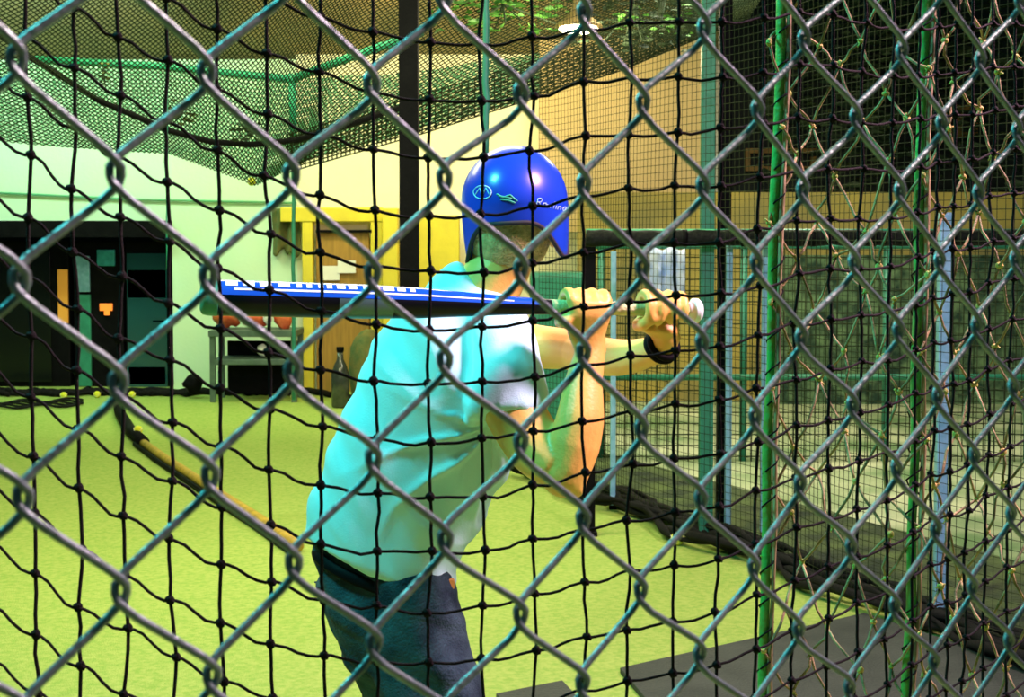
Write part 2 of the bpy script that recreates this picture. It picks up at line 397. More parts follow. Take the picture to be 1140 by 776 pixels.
# left arm (far), crossing in front of the chest
a, r_ = limb([(482, 372, 2.86, .056), (545, 380, 2.93, .052), (600, 386, 2.93, .045), (640, 390, 2.87, .041), (650, 394, 2.84, .041), (690, 398, 2.74, .036), (722, 392, 2.66, .028), (738, 382, 2.62, .026), (742, 372, 2.61, .027)]); body.tube(a, r_, 16)
# bat axis
BT, BK = P(222, 331, 2.35), P(779, 346, 2.60)
BA = (BK-BT).normalized(); BL = (BK-BT).length
def bat_pt(px):
    best = min(range(401), key=lambda i: abs(570+F*((BT+(BK-BT)*(i/400)).x)/((BT+(BK-BT)*(i/400)).y)-px)); return BT+(BK-BT)*(best/400)
E1v = Vector((0, -1, 0)); E1v = (E1v-BA*E1v.dot(BA)).normalized()   # towards the viewer
E2v = BA.cross(E1v); 
if E2v.z < 0: E2v = -E2v
def arc_finger(center, a0, a1, rad, r0, r1, mbx, drift=0.0, steps=9):
    pts = []; rs = []
    for i in range(steps):
        t = i/(steps-1); a = math.radians(lerp(a0, a1, t))
        # knuckle bends: slightly polygonal radius
        rr_ = rad*(1+.10*abs(math.sin(3*math.pi*t)))
        pts.append(center+BA*(drift*t)+(E1v*math.cos(a)+E2v*math.sin(a))*rr_); rs.append(lerp(r0, r1, t))
    mbx.tube(pts, rs, 10); mbx.ell(pts[0], r0*1.12, 10, 8); mbx.ell(pts[-1], r1, 8, 6)
# right hand: back of the hand on the viewer's side, knuckles on top, fingers over to the far side
hc = bat_pt(651)
palm = [ringat(RW+Vector((0, 0, -.005)), BA, E1v, .030, .022, 14), ringat(hc+E2v*-.045+E1v*.012, BA, E1v, .036, .020, 14), ringat(hc+E2v*-.012+E1v*.026, BA, E1v, .041, .016, 14), ringat(hc+E2v*.014+E1v*.027, BA, E1v, .040, .013, 14)]
body.loft(palm)
for i, (off, ln) in enumerate([(-.033, .95), (-.011, 1.0), (.0115, .97), (.033, .86)]):
    arc_finger(hc+BA*off, 32, 32+205*ln, .0262, .0105 if i < 3 else .0092, .0080, body, -.004)
th_ = [hc+BA*-.034+E1v*.030+E2v*-.028, hc+BA*-.046+E1v*.018+E2v*-.022, hc+BA*-.047+E1v*.0+E2v*-.027, hc+BA*-.036+E1v*-.016+E2v*-.021]
body.tube(th_, [.014, .0125, .011, .0085], 10); body.ell(th_[-1], .0085, 8, 6)
# left hand: palm on the far side, fingers coming over the top towards the viewer
hc = bat_pt(739); LW = P(742, 376, 2.61)
palm = [ringat(LW, BA, E1v, .029, .022, 14), ringat(hc+E2v*-.040+E1v*-.010, BA, E1v, .036, .020, 14), ringat(hc+E2v*-.008+E1v*-.027, BA, E1v, .041, .016, 14), ringat(hc+E2v*.014+E1v*-.026, BA, E1v, .040, .013, 14)]
body.loft(palm)
for i, (off, ln) in enumerate([(-.035, .90), (-.012, 1.0), (.011, .96), (.033, .84)]):
    arc_finger(hc+BA*off, 148, 148-205*ln, .0265, .0108 if i < 3 else .0094, .0084, body, -.003)
th_ = [hc+BA*-.036+E1v*-.022+E2v*-.028, hc+BA*-.046+E1v*-.004+E2v*-.030, hc+BA*-.042+E1v*.014+E2v*-.026, hc+BA*-.028+E1v*.026+E2v*-.016]
body.tube(th_, [.014, .0125, .0115, .009], 10); body.ell(th_[-1], .009, 8, 6)
# legs
PEL = P(424, 655, 2.74)
LEGS = [[Vector((PEL.x+.05, 2.70, .86)), Vector((PEL.x+.12, 2.64, .62)), Vector((PEL.x+.18, 2.56, .44)), Vector((PEL.x+.20, 2.63, .25)), Vector((PEL.x+.20, 2.70, .07))],
        [Vector((PEL.x-.05, 2.79, .86)), Vector((PEL.x+.035, 2.82, .64)), Vector((PEL.x+.11, 2.88, .46)), Vector((PEL.x+.06, 2.98, .26)), Vector((PEL.x+.0, 3.04, .07))]]
for L in LEGS:
    body.tube(L, [.075, .070, .050, .046, .036], 14)
    body.tube([L[-1]+Vector((-.02, 0, -.03)), L[-1]+Vector((.08, .03, -.035)), L[-1]+Vector((.17, .06, -.045))], [.036, .036, .026], 12)
body.ell(P(426, 672, 2.74), (.10, .09, .11), 20, 12)
bo = body.build('body', M['skin'], person); fuse(bo, .0042, 3)
# shirt
def fold(p):
    u = (p.x*.9+p.z*.55)*9; v = (p.x*-.5+p.z*.9)*9
    a = noise.noise(Vector((u*2.3, v*.7, p.y*3)))*.009
    b = (1-abs(noise.noise(Vector(((p.x+p.z*.6)*9+3, (p.z-p.x*.4)*3, p.y*5))))*3)*.005
    A = P(548, 468, 2.62)-person.location; dx, dz_ = p.x-A.x, p.z-A.z; rr_ = math.hypot(dx, dz_); an = math.atan2(dz_, dx)
    c = (1-abs(math.sin(an*5.5+noise.noise(p*6)*1.2)))**3*.012*math.exp(-((rr_-.10)/.14)**2)*(1 if dz_ < .02 else .3)
    q_ = (p+person.location).x-P(528, 400, 2.65).x; f_ = .35 if q_ > 0 and p.z > P(500, 450, 2.6).z else 1.0
    return (a*1.3+b*1.3+c)*f_-.005*f_
def cloth(o, amp=1.0, base=0.0):
    me = o.data; vs = me.vertices; nr = [v.normal.copy() for v in vs]
    for v, n_ in zip(vs, nr):
        v.co += n_*(base+fold(v.co)*amp)
    me.update()
sh = MB()
rings = []
for i in range(len(TORSO)-1):
    for s in range(3):
        t = s/3; A, B = TORSO[i], TORSO[i+1]
        c = P(lerp(A[0], B[0], t), lerp(A[1], B[1], t), lerp(A[3], B[3], t)); rings.append((c, lerp(A[2], B[2], t)*lerp(A[3], B[3], t)/F, lerp(A[4], B[4], t)))
c = P(*TORSO[-1][:2], TORSO[-1][3]); rings.append((c, TORSO[-1][2]*TORSO[-1][3]/F, TORSO[-1][4]))
sh.loft([ringat(c, SX, SD, w_+.004, d+.006, 36) for c, w_, d in rings])
# shoulders and sleeves
a, r_ = limb([(498, 368, 2.72, .078), (530, 366, 2.70, .082), (548, 384, 2.66, .074), (558, 410, 2.625, .070), (563, 430, 2.60, .072), (566, 466, 2.575, .073)]); sh.tube(a, r_, 18)
a, r_ = limb([(500, 372, 2.78, .078), (482, 372, 2.86, .075), (520, 380, 2.91, .066), (566, 385, 2.93, .062)]); sh.tube(a, r_, 18)
sh.tube([P(505, 350, 2.73), P(518, 330, 2.725), P(532, 318, 2.72)], [.075, .066, .060], 18)   # collar rise
so = sh.build('shirt', M['shirt'], person)
fuse(so, .006, 5); cloth(so, 1.0, .008)
# jeans
jn = MB()
jr = [(424, 618, 80, 2.74, .12), (425, 645, 80, 2.74, .122), (432, 680, 80, 2.73, .125), (440, 712, 78, 2.73, .12), (450, 745, 70, 2.73, .11)]
jn.loft([ringat(P(a, b, Y), SX, SD, w_*Y/F, d) for a, b, w_, Y, d in jr])
jn.tube([LEGS[0][0]+Vector((.0, 0, .02)), LEGS[0][0].lerp(LEGS[0][1], .6), LEGS[0][1], LEGS[0][2], LEGS[0][3], LEGS[0][4]], [.098, .096, .092, .072, .072, .062], 20)
jn.tube([LEGS[1][0]+Vector((.0, 0, .02)), LEGS[1][0].lerp(LEGS[1][1], .6), LEGS[1][1], LEGS[1][2], LEGS[1][3], LEGS[1][4]], [.098, .096, .092, .072, .072, .062], 20)
jo = jn.build('jeans', M['denim'], person); fuse(jo, .006, 4); cloth(jo, 1.0, .001)
for v, vn in [(v, v.normal.copy()) for v in jo.data.vertices]:
    cr = noise.noise(Vector((v.co.x*5, v.co.y*5, v.co.z*24+v.co.x*10)))
    v.co += vn*(.014*max(0, cr)-.002)
bt = MB(); rg = ringat(P(425, 637, 2.74), SX, SD, 79*2.74/F, .122, 40); bt.tube(rg, .009, 8, closed=True, sq=(1.2, .5))
bt.build('belt', M['black'], person)
tg = MB(); tg.box(P(499, 650, 2.68), (.022, .012, .02), .5); tg.build('belt_loop', M['leather'], person, smooth=False, bevel=.002)
for L in LEGS:
    s_ = MB(); b0 = L[-1]
    s_.loft([ringat(b0+Vector((-.055, -.015, .0)), Vector((0, 1, 0)), Vector((0, 0, 1)), .03, .045, 14), ringat(b0+Vector((.02, .0, -.012)), Vector((0, 1, 0)), Vector((0, 0, 1)), .046, .056, 14), ringat(b0+Vector((.12, .04, -.032)), Vector((0, 1, 0)), Vector((0, 0, 1)), .05, .037, 14), ringat(b0+Vector((.20, .07, -.045)), Vector((0, 1, 0)), Vector((0, 0, 1)), .03, .022, 14)])
    s_.build('shoe', M['white'], person)
# hair below helmet
hr = MB(); hr.ell(HC+Vector((-.008, -.006, -.036)), (.083, .101, .098), 26, 18)
ho = hr.build('hair', M['hair'], person)
for v in ho.data.vertices: v.co += v.normal*(.004*noise.noise(v.co*70))
# ear visible by the flap handled in body; wristband
wb = MB(); c = P(737, 385, 2.623); ax = (P(742, 374, 2.61)-P(722, 392, 2.66)).normalized(); o1 = ax.orthogonal().normalized(); o2 = ax.cross(o1)
for dx in (-.006, .006):
    wb.tube([c+ax*dx+o1*.029*math.cos(t*math.pi/10)+o2*.029*math.sin(t*math.pi/10) for t in range(20)], .0065, 8, closed=True)
wb.build('wristband', M['black'], person)
# helmet
def helmet_pt(az, t, grow=0.0):
    """az: angle from the wearer's back (0 = towards the viewer), t 0 crown .. 1 rim"""
    ca, sa = math.cos(az), math.sin(az)
    # rim drop below centre
    back = max(0, ca); side = abs(sa)
    low = -.040 - .068*(max(0, side)**3.0)*(1 if ca > -.6 else .6) + (.030 if ca < -.6 else 0)
    if ca > 0:
        k_ = max(0, min(1, (ca-.25)/.70)); low = lerp(-.108, -.040, k_*k_*(3-2*k_))
    else: low = lerp(-.108, -.005, min(1, -ca*1.25))
    th = t*math.pi/2
    rx, ry, rz = .102+grow, .124+grow, .110+grow
    if t <= 1:
        x = rx*math.sin(th)*sa; y = -ry*math.sin(th)*ca; z = rz*math.cos(th)
    else:
        k = t-1; x = rx*sa*(1+.03*k-.09*k*k); y = -ry*ca*(1-.05*k); z = low*k
    return Vector((x, y, z))
yaw = Matrix.Rotation(math.radians(-8), 3, 'Z')@Matrix.Rotation(math.radians(-3), 3, 'Y')
HH = P(573, 226, 2.735)
hv = MB(); NS = 64; ringsH = []
for i in range(1, 15): ringsH.append([HH+yaw@helmet_pt(2*math.pi*k/NS, i/14) for k in range(NS)])
for i in range(1, 9): ringsH.append([HH+yaw@helmet_pt(2*math.pi*k/NS, 1+i/8) for k in range(NS)])
hv.loft(ringsH, caps=False); hv.add([HH+yaw@Vector((0, 0, .110))], []); top = len(hv.v)-1
for k in range(NS): hv.f.append((top, k, (k+1) % NS))
hel = hv.build('helmet', M['helmet'], person)
sm = hel.modifiers.new('t', 'SOLIDIFY'); sm.thickness = .007; sm.offset = -1
rm = MB(); rm.tube([Vector(p) for p in ringsH[-1]], .0045, 8, closed=True); rm.build('rim', M['pad'], hel)
bl = MB()
bill = []
for k in range(13):
    a = math.radians(180-55+110*k/12); p = HH+yaw@helmet_pt(a, 2.0); q = HH+yaw@(helmet_pt(a, 2.0)+Vector((0, .065*math.cos(math.radians(-55+110*k/12))**1.2, -.018)))
    bill.append((p+Vector((0, 0, .006)), q+Vector((0, 0, .004)), q-Vector((0, 0, .004)), p-Vector((0, 0, .004))))
bl.loft([list(b) for b in bill]); bl.build('bill', M['helmet'], hel)
# helmet marks, laid on the shell surface
bpy.context.view_layer.update()
dg = bpy.context.evaluated_depsgraph_get()
bvh = BVHTree.FromPolygons([tuple(v) for v in hv.v], hv.f)
def on_shell(px, py, bv=None, off=.0012):
    o = Vector((0, 0, H)); d = ray(px, py).normalized(); h = (bv or bvh).ray_cast(o, d)
    return (h[0]-d*off) if h[0] else None
def decal_strokes(name, strokes, r, m, parent):
    mb = MB()
    for st in strokes:
        pts = []
        for (x0, y0), (x1, y1) in zip(st, st[1:]):
            for s in range(4): pts.append((lerp(x0, x1, s/4), lerp(y0, y1, s/4)))
        pts.append(st[-1]); pts = [on_shell(*p) for p in pts]; pts = [p for p in pts if p]
        if len(pts) > 1: mb.tube(pts, r, 6)
    return mb.build(name, m, parent)
def text_strokes(txt, x, y, s, slant=0.25, rise=0.0):
    G_ = {'R': [[(0, 1), (0, 0), (.5, 0), (.6, .25), (.5, .5), (0, .5)], [(.25, .5), (.65, 1)]], 'a': [[(.5, .5), (.15, .5), (.05, .75), (.15, 1), (.45, 1), (.5, .5), (.55, 1)]],
          'w': [[(0, .5), (.15, 1), (.3, .6), (.45, 1), (.6, .5)]], 'l': [[(.1, 0), (.1, 1)]], 'i': [[(.1, .5), (.1, 1)]], 'n': [[(.05, 1), (.05, .5)], [(.05, .6), (.3, .5), (.45, .65), (.45, 1)]],
          'g': [[(.5, .5), (.15, .5), (.05, .75), (.15, .95), (.45, .95), (.5, .5), (.5, 1.25), (.15, 1.3)]], 's': [[(.45, .5), (.1, .55), (.1, .7), (.42, .8), (.4, 1), (.05, 1)]]}
    wd = {'l': .32, 'i': .32, 'w': .8, 'R': .8}; out = []; cx = x
    for ch in txt:
        for st in G_[ch]: out.append([(cx+(a+(1-b)*slant)*s, y+b*s+(cx-x)*rise) for a, b in st])
        cx += wd.get(ch, .66)*s
    return out
circ = [(537+10*math.cos(t*math.pi/8), 214+7.5*math.sin(t*math.pi/8)) for t in range(17)]
decal_strokes('round_logo', [circ, [(529, 217), (534, 209), (537, 218), (541, 209), (545, 217)]], .0011, M['logo'], hel)
decal_strokes('side_mark', [[(553, 216), (560, 220), (568, 217), (576, 224)], [(557, 222), (566, 223), (574, 226)], [(555, 218), (570, 221)]], .0016, M['logogreen'], hel)
decal_strokes('script_lettering', text_strokes('Rawlings', 597, 221, 8, rise=.2), .0008, M['logo'], hel)
def patch(name, quad, m, parent, n=6, off=.0016, bv=None):
    mb = MB(); vs = []
    for i in range(n+1):
        for j in range(n+1):
            a = (lerp(quad[0][0], quad[1][0], i/n), lerp(quad[0][1], quad[1][1], i/n)); b = (lerp(quad[3][0], quad[2][0], i/n), lerp(quad[3][1], quad[2][1], i/n))
            vs.append(on_shell(lerp(a[0], b[0], j/n), lerp(a[1], b[1], j/n), bv, off))
    if any(v is None for v in vs): return None
    mb.add(vs, [(i*(n+1)+j, (i+1)*(n+1)+j, (i+1)*(n+1)+j+1, i*(n+1)+j+1) for i in range(n) for j in range(n)]); return mb.build(name, m, parent)
patch('league_badge', [(559, 238), (579, 240), (578, 250), (559, 248)], M['batwhite'], hel)
patch('badge_blue_field', [(559, 238), (565, 239), (564, 249), (559, 248)], M['batblue'], hel, off=.0026)
patch('badge_red_field', [(575, 240), (579, 240), (578, 250), (574, 249)], M['red'], hel, off=.0026)

# ================================================================ BAT
bat = empty('baseball_bat', BT); tag(bat, 'dark blue baseball bat with white dashed print held level behind the shoulders', 'bat')
prof = [(0, .006), (.002, .022), (.006, .0275), (.014, .0292), (.03, .0298), (.30, .0292), (.42, .0262), (.52, .0205), (.60, .0162), (.68, .0135), (.78, .0122), (.97, .0122), (.978, .016), (.984, .0225), (.994, .0225), (1, .018)]
def batr(t): return interp(prof, t)
def batseg(name, t0, t1, m, grow=0, n=24, a0=None, a1=None):
    ts = sorted({t0, t1}|{p[0] for p in prof if t0 < p[0] < t1}|{lerp(t0, t1, k/10) for k in range(11)})
    mb = MB()
    if a0 is None:
        mb.tube([BT+(BK-BT)*t for t in ts], [batr(t)+grow for t in ts], n)
    else:
        vs = []; K = 10
        for t in ts:
            for k in range(K+1):
                a = math.radians(lerp(a0, a1, k/K)); vs.append(BT+(BK-BT)*t+(E1v*math.cos(a)+E2v*math.sin(a))*(batr(t)+grow))
        mb.add(vs, [(i*(K+1)+k, (i+1)*(K+1)+k, (i+1)*(K+1)+k+1, i*(K+1)+k+1) for i in range(len(ts)-1) for k in range(K)])
    return mb.build(name, m, bat)
batseg('end_cap', 0, .032, M['tealpipe'], .0006)
batseg('barrel', .032, .68, M['bat'])
batseg('handle', .68, .972, M['grip'])
batseg('knob', .972, 1, M['knob'])
batseg('blue_panel', .035, .66, M['batblue'], .0005, a0=14, a1=150)
batseg('grey_band', .255, .36, M['batgrey'], .0006, a0=-75, a1=12)
rb = random.Random(5); t = .045
pm = MB()
while t < .40:
    w_ = rb.choice([.010, .016, .022]); vs = []; K = 5
    for tt in (t, t+w_):
        for k in range(K+1):
            a = math.radians(lerp(46, 76, k/K)); vs.append(BT+(BK-BT)*tt+(E1v*math.cos(a)+E2v*math.sin(a))*(batr(tt)+.0012))
    pm.add(vs, [(k, K+1+k, K+2+k, k+1) for k in range(K)]); t += w_+rb.choice([.006, .009, .012])
pm.build('print_dashes', M['batwhite'], bat)
batseg('print_stripe', .06, .60, M['batwhite'], .0011, a0=30, a1=37)

# ================================================================ RIGHT-HAND OLD DIAMOND NET + GREEN POLES (between net and cage)
def polepx(name, xt, xb, Y, r, m, label, cat='pole', z0=0.0, ztop=2.9, ybot=None):
    a = P(xt, 0, Y); b = P(xb, 776, Y); d = (a-b)/(a.z-b.z)
    p0 = b+d*(z0-b.z); p1 = b+d*(ztop-b.z)
    mb = MB(); n = 26; rr = random.Random(int(xt))
    pts = [p0.lerp(p1, i/n)+Vector((rr.gauss(0, r*.18), rr.gauss(0, r*.12), 0)) for i in range(n+1)]
    mb.tube(pts, [r*rr.uniform(.85, 1.12) for _ in pts], 8)
    return mb, pts
pl = []
for xt, xb, Y, lab in [(870, 848, 2.05, 'green flaking pole with a pale batten, nearer of two, beside the padded rail'), (1029, 1010, 2.0, 'green flaking pole with a pale batten standing in front of the pale blue post')]:
    mb, pts = polepx('green_pole', xt, xb, Y, .0072, None, '')
    rt = empty('green_pole', pts[0]); tag(rt, lab, 'pole', 'green poles carrying the old net')
    mb.build('pole', M['greenpole'], rt)
    m2 = MB(); off = Vector((.0105, -.004, 0)); rr = random.Random(9)
    m2.tube([p+off+Vector((rr.gauss(0, .001), 0, 0)) for p in pts], [.0042*rr.uniform(.7, 1.2) for _ in pts], 6); m2.build('batten', M['bark'], rt)
    m3 = MB(); n_ = 60
    m3.tube([pts[0].lerp(pts[-1], i/(n_*6))+Vector((.011*math.cos(i*math.pi/3)+.003, .011*math.sin(i*math.pi/3), 0)) for i in range(n_*6)], .0014, 5); m3.build('lacing', M['net'], rt)
dn = MB(); dk = MB(); rr = random.Random(21)
# columns of an old net, receding towards the right
dcols = [(862, 2.04), (886, 2.06), (911, 2.08), (934, 2.06), (962, 2.02), (987, 2.00), (1004, 2.0), (1030, 1.98), (1052, 2.0), (1072, 2.02), (1092, 2.05), (1112, 2.02), (1134, 2.0), (1156, 2.0), (1178, 2.0)]
dz = .128
pts2 = {}
for ci, (px, Y) in enumerate(dcols):
    for k in range(-1, 22):
        z = .02+k*dz+(dz/2 if ci % 2 else 0)
        xx = (px-570)/F*Y
        pts2[ci, k] = Vector((xx-.012+.010*z*.5+rr.gauss(0, .006), Y+rr.gauss(0, .012), z+rr.gauss(0, .012)))
def wob(a, b):
    return [a, a.lerp(b, .3)+Vector((rr.gauss(0, .003), rr.gauss(0, .003), -.003)), a.lerp(b, .7)+Vector((rr.gauss(0, .003), rr.gauss(0, .003), -.003)), b]
for ci in range(len(dcols)-1):
    for k in range(-1, 22):
        a = pts2[ci, k]
        for kk in ((k, k-1) if ci % 2 == 0 else (k, k+1)):
            b = pts2.get((ci+1, kk))
            if b and a.z > .0 and b.z > .0: dn.tube(wob(a, b), .0021, 5)
for p in pts2.values():
    if p.z > .0:
        dk.ell(p, (.0055*rr.uniform(.7, 1.1), .004, .0052*rr.uniform(.7, 1.2)), 7, 5)
        for _ in range(2): dk.tube([p, p+Vector((rr.uniform(-.008, .008), -.003, rr.uniform(-.009, .009)))], .0014, 4)
rt = empty('diamond_net', P(990, 1400, 2.02)); tag(rt, 'old olive net of long narrow diamonds with yellow knots tied to the green poles', 'net')
dn.build('net_strands', M['oldrope'], rt); dk.build('knots', M['knot'], rt)

# ================================================================ SIDE NET CURTAIN ALONG THE CAGE'S RIGHT EDGE
def sheet(name, top, bot, nu, nv, r, m, label, cat='net', bulge=None, diag=False, side=4):
    """net hung between two polylines of world points"""
    def pl(poly, t):
        L = len(poly)-1; x = t*L; i = min(int(x), L-1); return Vector(poly[i]).lerp(Vector(poly[i+1]), x-i)
    g = [[pl(top, i/nu).lerp(pl(bot, i/nu), j/nv)+(bulge(i/nu, j/nv) if bulge else Vector()) for j in range(nv+1)] for i in range(nu+1)]
    mb = MB()
    if diag:
        for s0 in range(-nv, nu+1):
            for sg in (1, -1):
                line = []
                for j in range(nv+1):
                    i = s0+j if sg == 1 else s0+nv-j
                    if 0 <= i <= nu: line.append(g[i][j])
                if len(line) > 1: mb.tube(line, r, side, caps=False)
    else:
        for i in range(nu+1): mb.tube(g[i], r, side, caps=False)
        for j in range(nv+1): mb.tube([g[i][j] for i in range(nu+1)], r, side, caps=False)
    o = mb.build(name, m); tag(o, label, cat); return o
S0, S1 = E0.copy(), E0+ED*1.25
sheet('side_net', [S0+Vector((0, 0, 4.1)), S1+Vector((0, 0, 4.1))], [S0+Vector((0, 0, .04)), S1+Vector((0, 0, .04))], 130, 105, .0014, M['darknet'],
      'fine dark side net hanging along the right edge of the turf', bulge=lambda u, v: Vector((.05*math.sin(u*17)*v, .03*math.sin(u*31), 0)))
# heaped foot of that net
hp = MB(); rr = random.Random(31)
for s in range(9):
    pts = []; o_ = rr.uniform(-.12, .10)
    for i in range(60):
        t = i/59*1.3-.03
        pts.append(E0+ED*t+Vector((o_+.05*math.sin(t*23+s*2), .05*math.cos(t*19+s), .03+.05*abs(math.sin(t*13+s*1.7)))))
    hp.tube(pts, [rr.uniform(.008, .026) for _ in pts], 7)
tag(hp.build('net_bundle', M['net']), 'bunched black net foot lying along the right edge of the turf', 'net')

# ================================================================ PADDED RAIL AND POSTS (Y about 7)
YR = 7.0
rt = empty('padded_rail', P(895, 265, YR)); tag(rt, 'thick black foam-padded rail running level behind the batter\'s hands', 'rail')
mb = MB(); rr = random.Random(3)
pts = [P(652+i*9.5, 265+rr.gauss(0, .5), YR) for i in range(56)]; mb.tube(pts, [.040*rr.uniform(.92, 1.05) for _ in pts], 14); mb.build('foam_pad', M['foam'], rt)
for x in (700, 762, 828, 905, 972, 1060):
    m2 = MB(); c = P(x, 265, YR); m2.tube([c+Vector((-.012, 0, 0)), c+Vector((.012, 0, 0))], .0425, 14); m2.build('strap', M['black'], rt)
mb = MB(); mb.tube([P(652, 257.5, YR+.02), P(1180, 257.5, YR+.02)], .012, 8); mb.build('top_tube', M['greenpipe'], rt)
def post(px, Y, wpx, m, label, ztop, z0=0.0, base=True, cat='post', name='steel_post', coll=None):
    x = P(px, 300, Y).x; w_ = wpx/F*Y
    rt = empty(name, (x, Y, z0)); tag(rt, label, cat)
    mb = MB(); mb.box((x, Y, (z0+ztop)/2), (w_, w_*.9, ztop-z0)); mb.build('shaft', m, rt, smooth=False, bevel=.004)
    if base:
        mb = MB(); mb.box((x, Y, z0+.012), (w_*1.4, w_*1.4, .024)); mb.build('foot_plate', M['black'], rt, smooth=False, bevel=.003)
    return rt
post(787, YR+.12, 15, M['tealpipe'], 'dull teal upright post crossing behind the padded rail, left of the black one', 3.6)
post(806, YR+.22, 14, M['black'], 'black upright post crossing behind the padded rail, beside the teal one', 3.6)
post(812, YR+.1, 7, M['bluesteel'], 'slim pale blue post under the padded rail beside the black upright', 1.5)
post(852, YR+.15, 7, M['bluesteel'], 'slim pale blue post under the padded rail beside the nearer green pole', 1.5)
post(1051, 5.6, 13, M['bluesteel'], 'stout pale blue post rising through the padded rail near its far end', 1.62)
post(657, YR+.2, 12, M['black'], 'short black post holding the free end of the padded rail', 1.52)
post(683, YR+.9, 6, M['bluesteel'], 'slim pale blue post between the free rail end and the blue cloth', 1.44)
# black square post inside the cage
post(456, 8.0, 21, M['black'], 'thick black square post rising left of the helmet to the canopy net', 4.4)

# blue cloth hung behind the rail
mb = MB(); q = []
x0, x1 = P(722, 300, 9.5).x, P(762, 300, 9.5).x; zt, zb = P(740, 277, 9.5).z, P(740, 334, 9.5).z
front = []; n = 14; m_ = 8; vs = []
for i in range(n+1):
    for j in range(m_+1):
        x = lerp(x0, x1, i/n); z = lerp(zt, zb, j/m_); vs.append(Vector((x, 9.5+.02*math.sin(i*1.3)+.01*math.sin(j*2+i), z+.01*math.sin(i*.9))))
mb.add(vs, [(i*(m_+1)+j, (i+1)*(m_+1)+j, (i+1)*(m_+1)+j+1, i*(m_+1)+j+1) for i in range(n) for j in range(m_)])
o = mb.build('blue_cloth', M['bluecloth']); o.modifiers.new('t', 'SOLIDIFY').thickness = .006
tag(o, 'mottled blue and white cloth hanging on the low mesh fence behind the rail', 'cloth')
# low mesh fence of the next cage carrying it
rt = empty('low_mesh_fence', (1.6, 9.54, 0)); tag(rt, 'low grey mesh fence with teal rails behind the padded rail', 'fence')
zf = P(740, 274, 9.54).z; zl = P(740, 420, 9.54).z
mb = MB(); mb.tube([Vector((.55, 9.54, zf)), Vector((5.5, 9.54, zf))], .02, 8); mb.build('top_rail', M['tealpipe'], rt)
mb = MB(); mb.tube([Vector((.55, 9.54, zl)), Vector((5.5, 9.54, zl))], .022, 8); mb.build('bottom_rail', M['tealpipe'], rt)
mb = MB()
for i in range(70):
    x = .55+i*.071
    mb.tube([Vector((x, 9.54, .0)), Vector((x, 9.54, zf))], .004, 4)
for i in range(20):
    z = .04+i*(zf-.04)/19; mb.tube([Vector((.55, 9.54, z)), Vector((5.5, 9.54, z))], .004, 4)
mb.build('mesh_panel', M['darknet'], rt)
for i in range(6):
    x = .6+i*.96; mb = MB(); mb.tube([Vector((x, 9.56, 0)), Vector((x, 9.56, zf+.03))], .025, 8); mb.build('fence_post', M['tealpipe'], rt)

# ================================================================ CANOPY NET, ROPES, PIPES (top left)
YC = 11.0
topl = [P(-120, -60, YC-1.5), P(60, -60, YC-1.5), P(200, -60, YC-1.5), P(330, -60, YC-1.5), P(450, -60, YC-1.5), P(600, -60, YC-1.5), P(740, -60, YC-1.5), P(860, -60, YC-1.5)]
botl = [P(-120, 148, YC), P(60, 163, YC), P(190, 172, YC), P(285, 207, YC-.2), P(345, 178, YC), P(470, 148, YC), P(690, 78, YC), P(835, 18, YC)]
sheet('canopy_net', topl, botl, 150, 46, .0040, M['darknet'], 'fine dark canopy net sagging under the roof across the top', diag=True,
      bulge=lambda u, v: Vector((0, -.5*math.sin(math.pi*v), -.05*math.sin(math.pi*v)*math.sin(u*9))))
cn = [o for o in COL.objects if o.name == 'canopy_net'][0]
lb = sheet('lower_band', [P(320, 150, YC-.3), P(470, 105, YC-.3), P(690, 40, YC-.3), P(835, -10, YC-.3)], [P(320, 192, YC-.1), P(470, 149, YC-.1), P(690, 79, YC-.1), P(835, 19, YC-.1)], 90, 10, .0055, M['darknet'], '', '')
del lb['label'], lb['category']; lb.parent = cn; lb.location = lb.location-cn.location
YG = 11.6
tl = [P(-120, 84, YG), P(40, 66, YG), P(180, 74, YG), P(325, 88, YG), P(440, 84, YG), P(600, 60, YG)]
bl_ = [P(-120, 140, YG), P(60, 162, YG), P(190, 170, YG), P(288, 204, YG), P(345, 176, YG), P(600, 106, YG)]
sheet('green_net', tl, bl_, 150, 24, .0050, M['greennet'], 'pale green net curtain hanging below the sea green pipe at top left', bulge=lambda u, v: Vector((0, .06*math.sin(u*60), 0)))
mb = MB(); mb.tube([P(-40, 8, 10.2), P(30, 62, 10.2), P(60, 80, 10.2), P(110, 112, 10.2), P(190, 146, 10.2), P(235, 158, 10.2), P(280, 161, 10.2), P(330, 156, 10.2), P(400, 135, 10.2), P(470, 112, 10.2)], .022, 8)
tag(mb.build('edge_rope', M['net']), 'thick black rope swooping along the canopy net at top left', 'rope')
rt = empty('green_pipe_frame', P(325, 88, 11.4)); tag(rt, 'sea green pipe frame holding up the net at top left', 'pipe frame')
mb = MB(); mb.tube([P(36, 66, 11.4), P(180, 74, 11.4), P(325, 88, 11.4)], .030, 10); mb.build('cross_pipe', M['greenpipe'], rt)
mb = MB(); mb.tube([P(325, 88, 11.4), P(390, 64, 11.2), P(470, 36, 11.0)], .034, 10); mb.build('rising_pipe', M['greenpipe'], rt)
mb = MB(); mb.tube([P(325, 88, 11.4), P(327, 152, 11.4)], .030, 10); mb.build('drop_pipe', M['greenpipe'], rt)
mb = MB(); mb.ell(P(325, 88, 11.4), .045, 12, 8); mb.build('pipe_joint', M['greenpipe'], rt)
def cordv(px, y0, y1, Y, r, m, label):
    rr = random.Random(px); mb = MB(); mb.tube([P(px+rr.gauss(0, .5), lerp(y0, y1, i/14), Y) for i in range(15)], r, 7); tag(mb.build('straight_rope', m), label, 'rope', None)
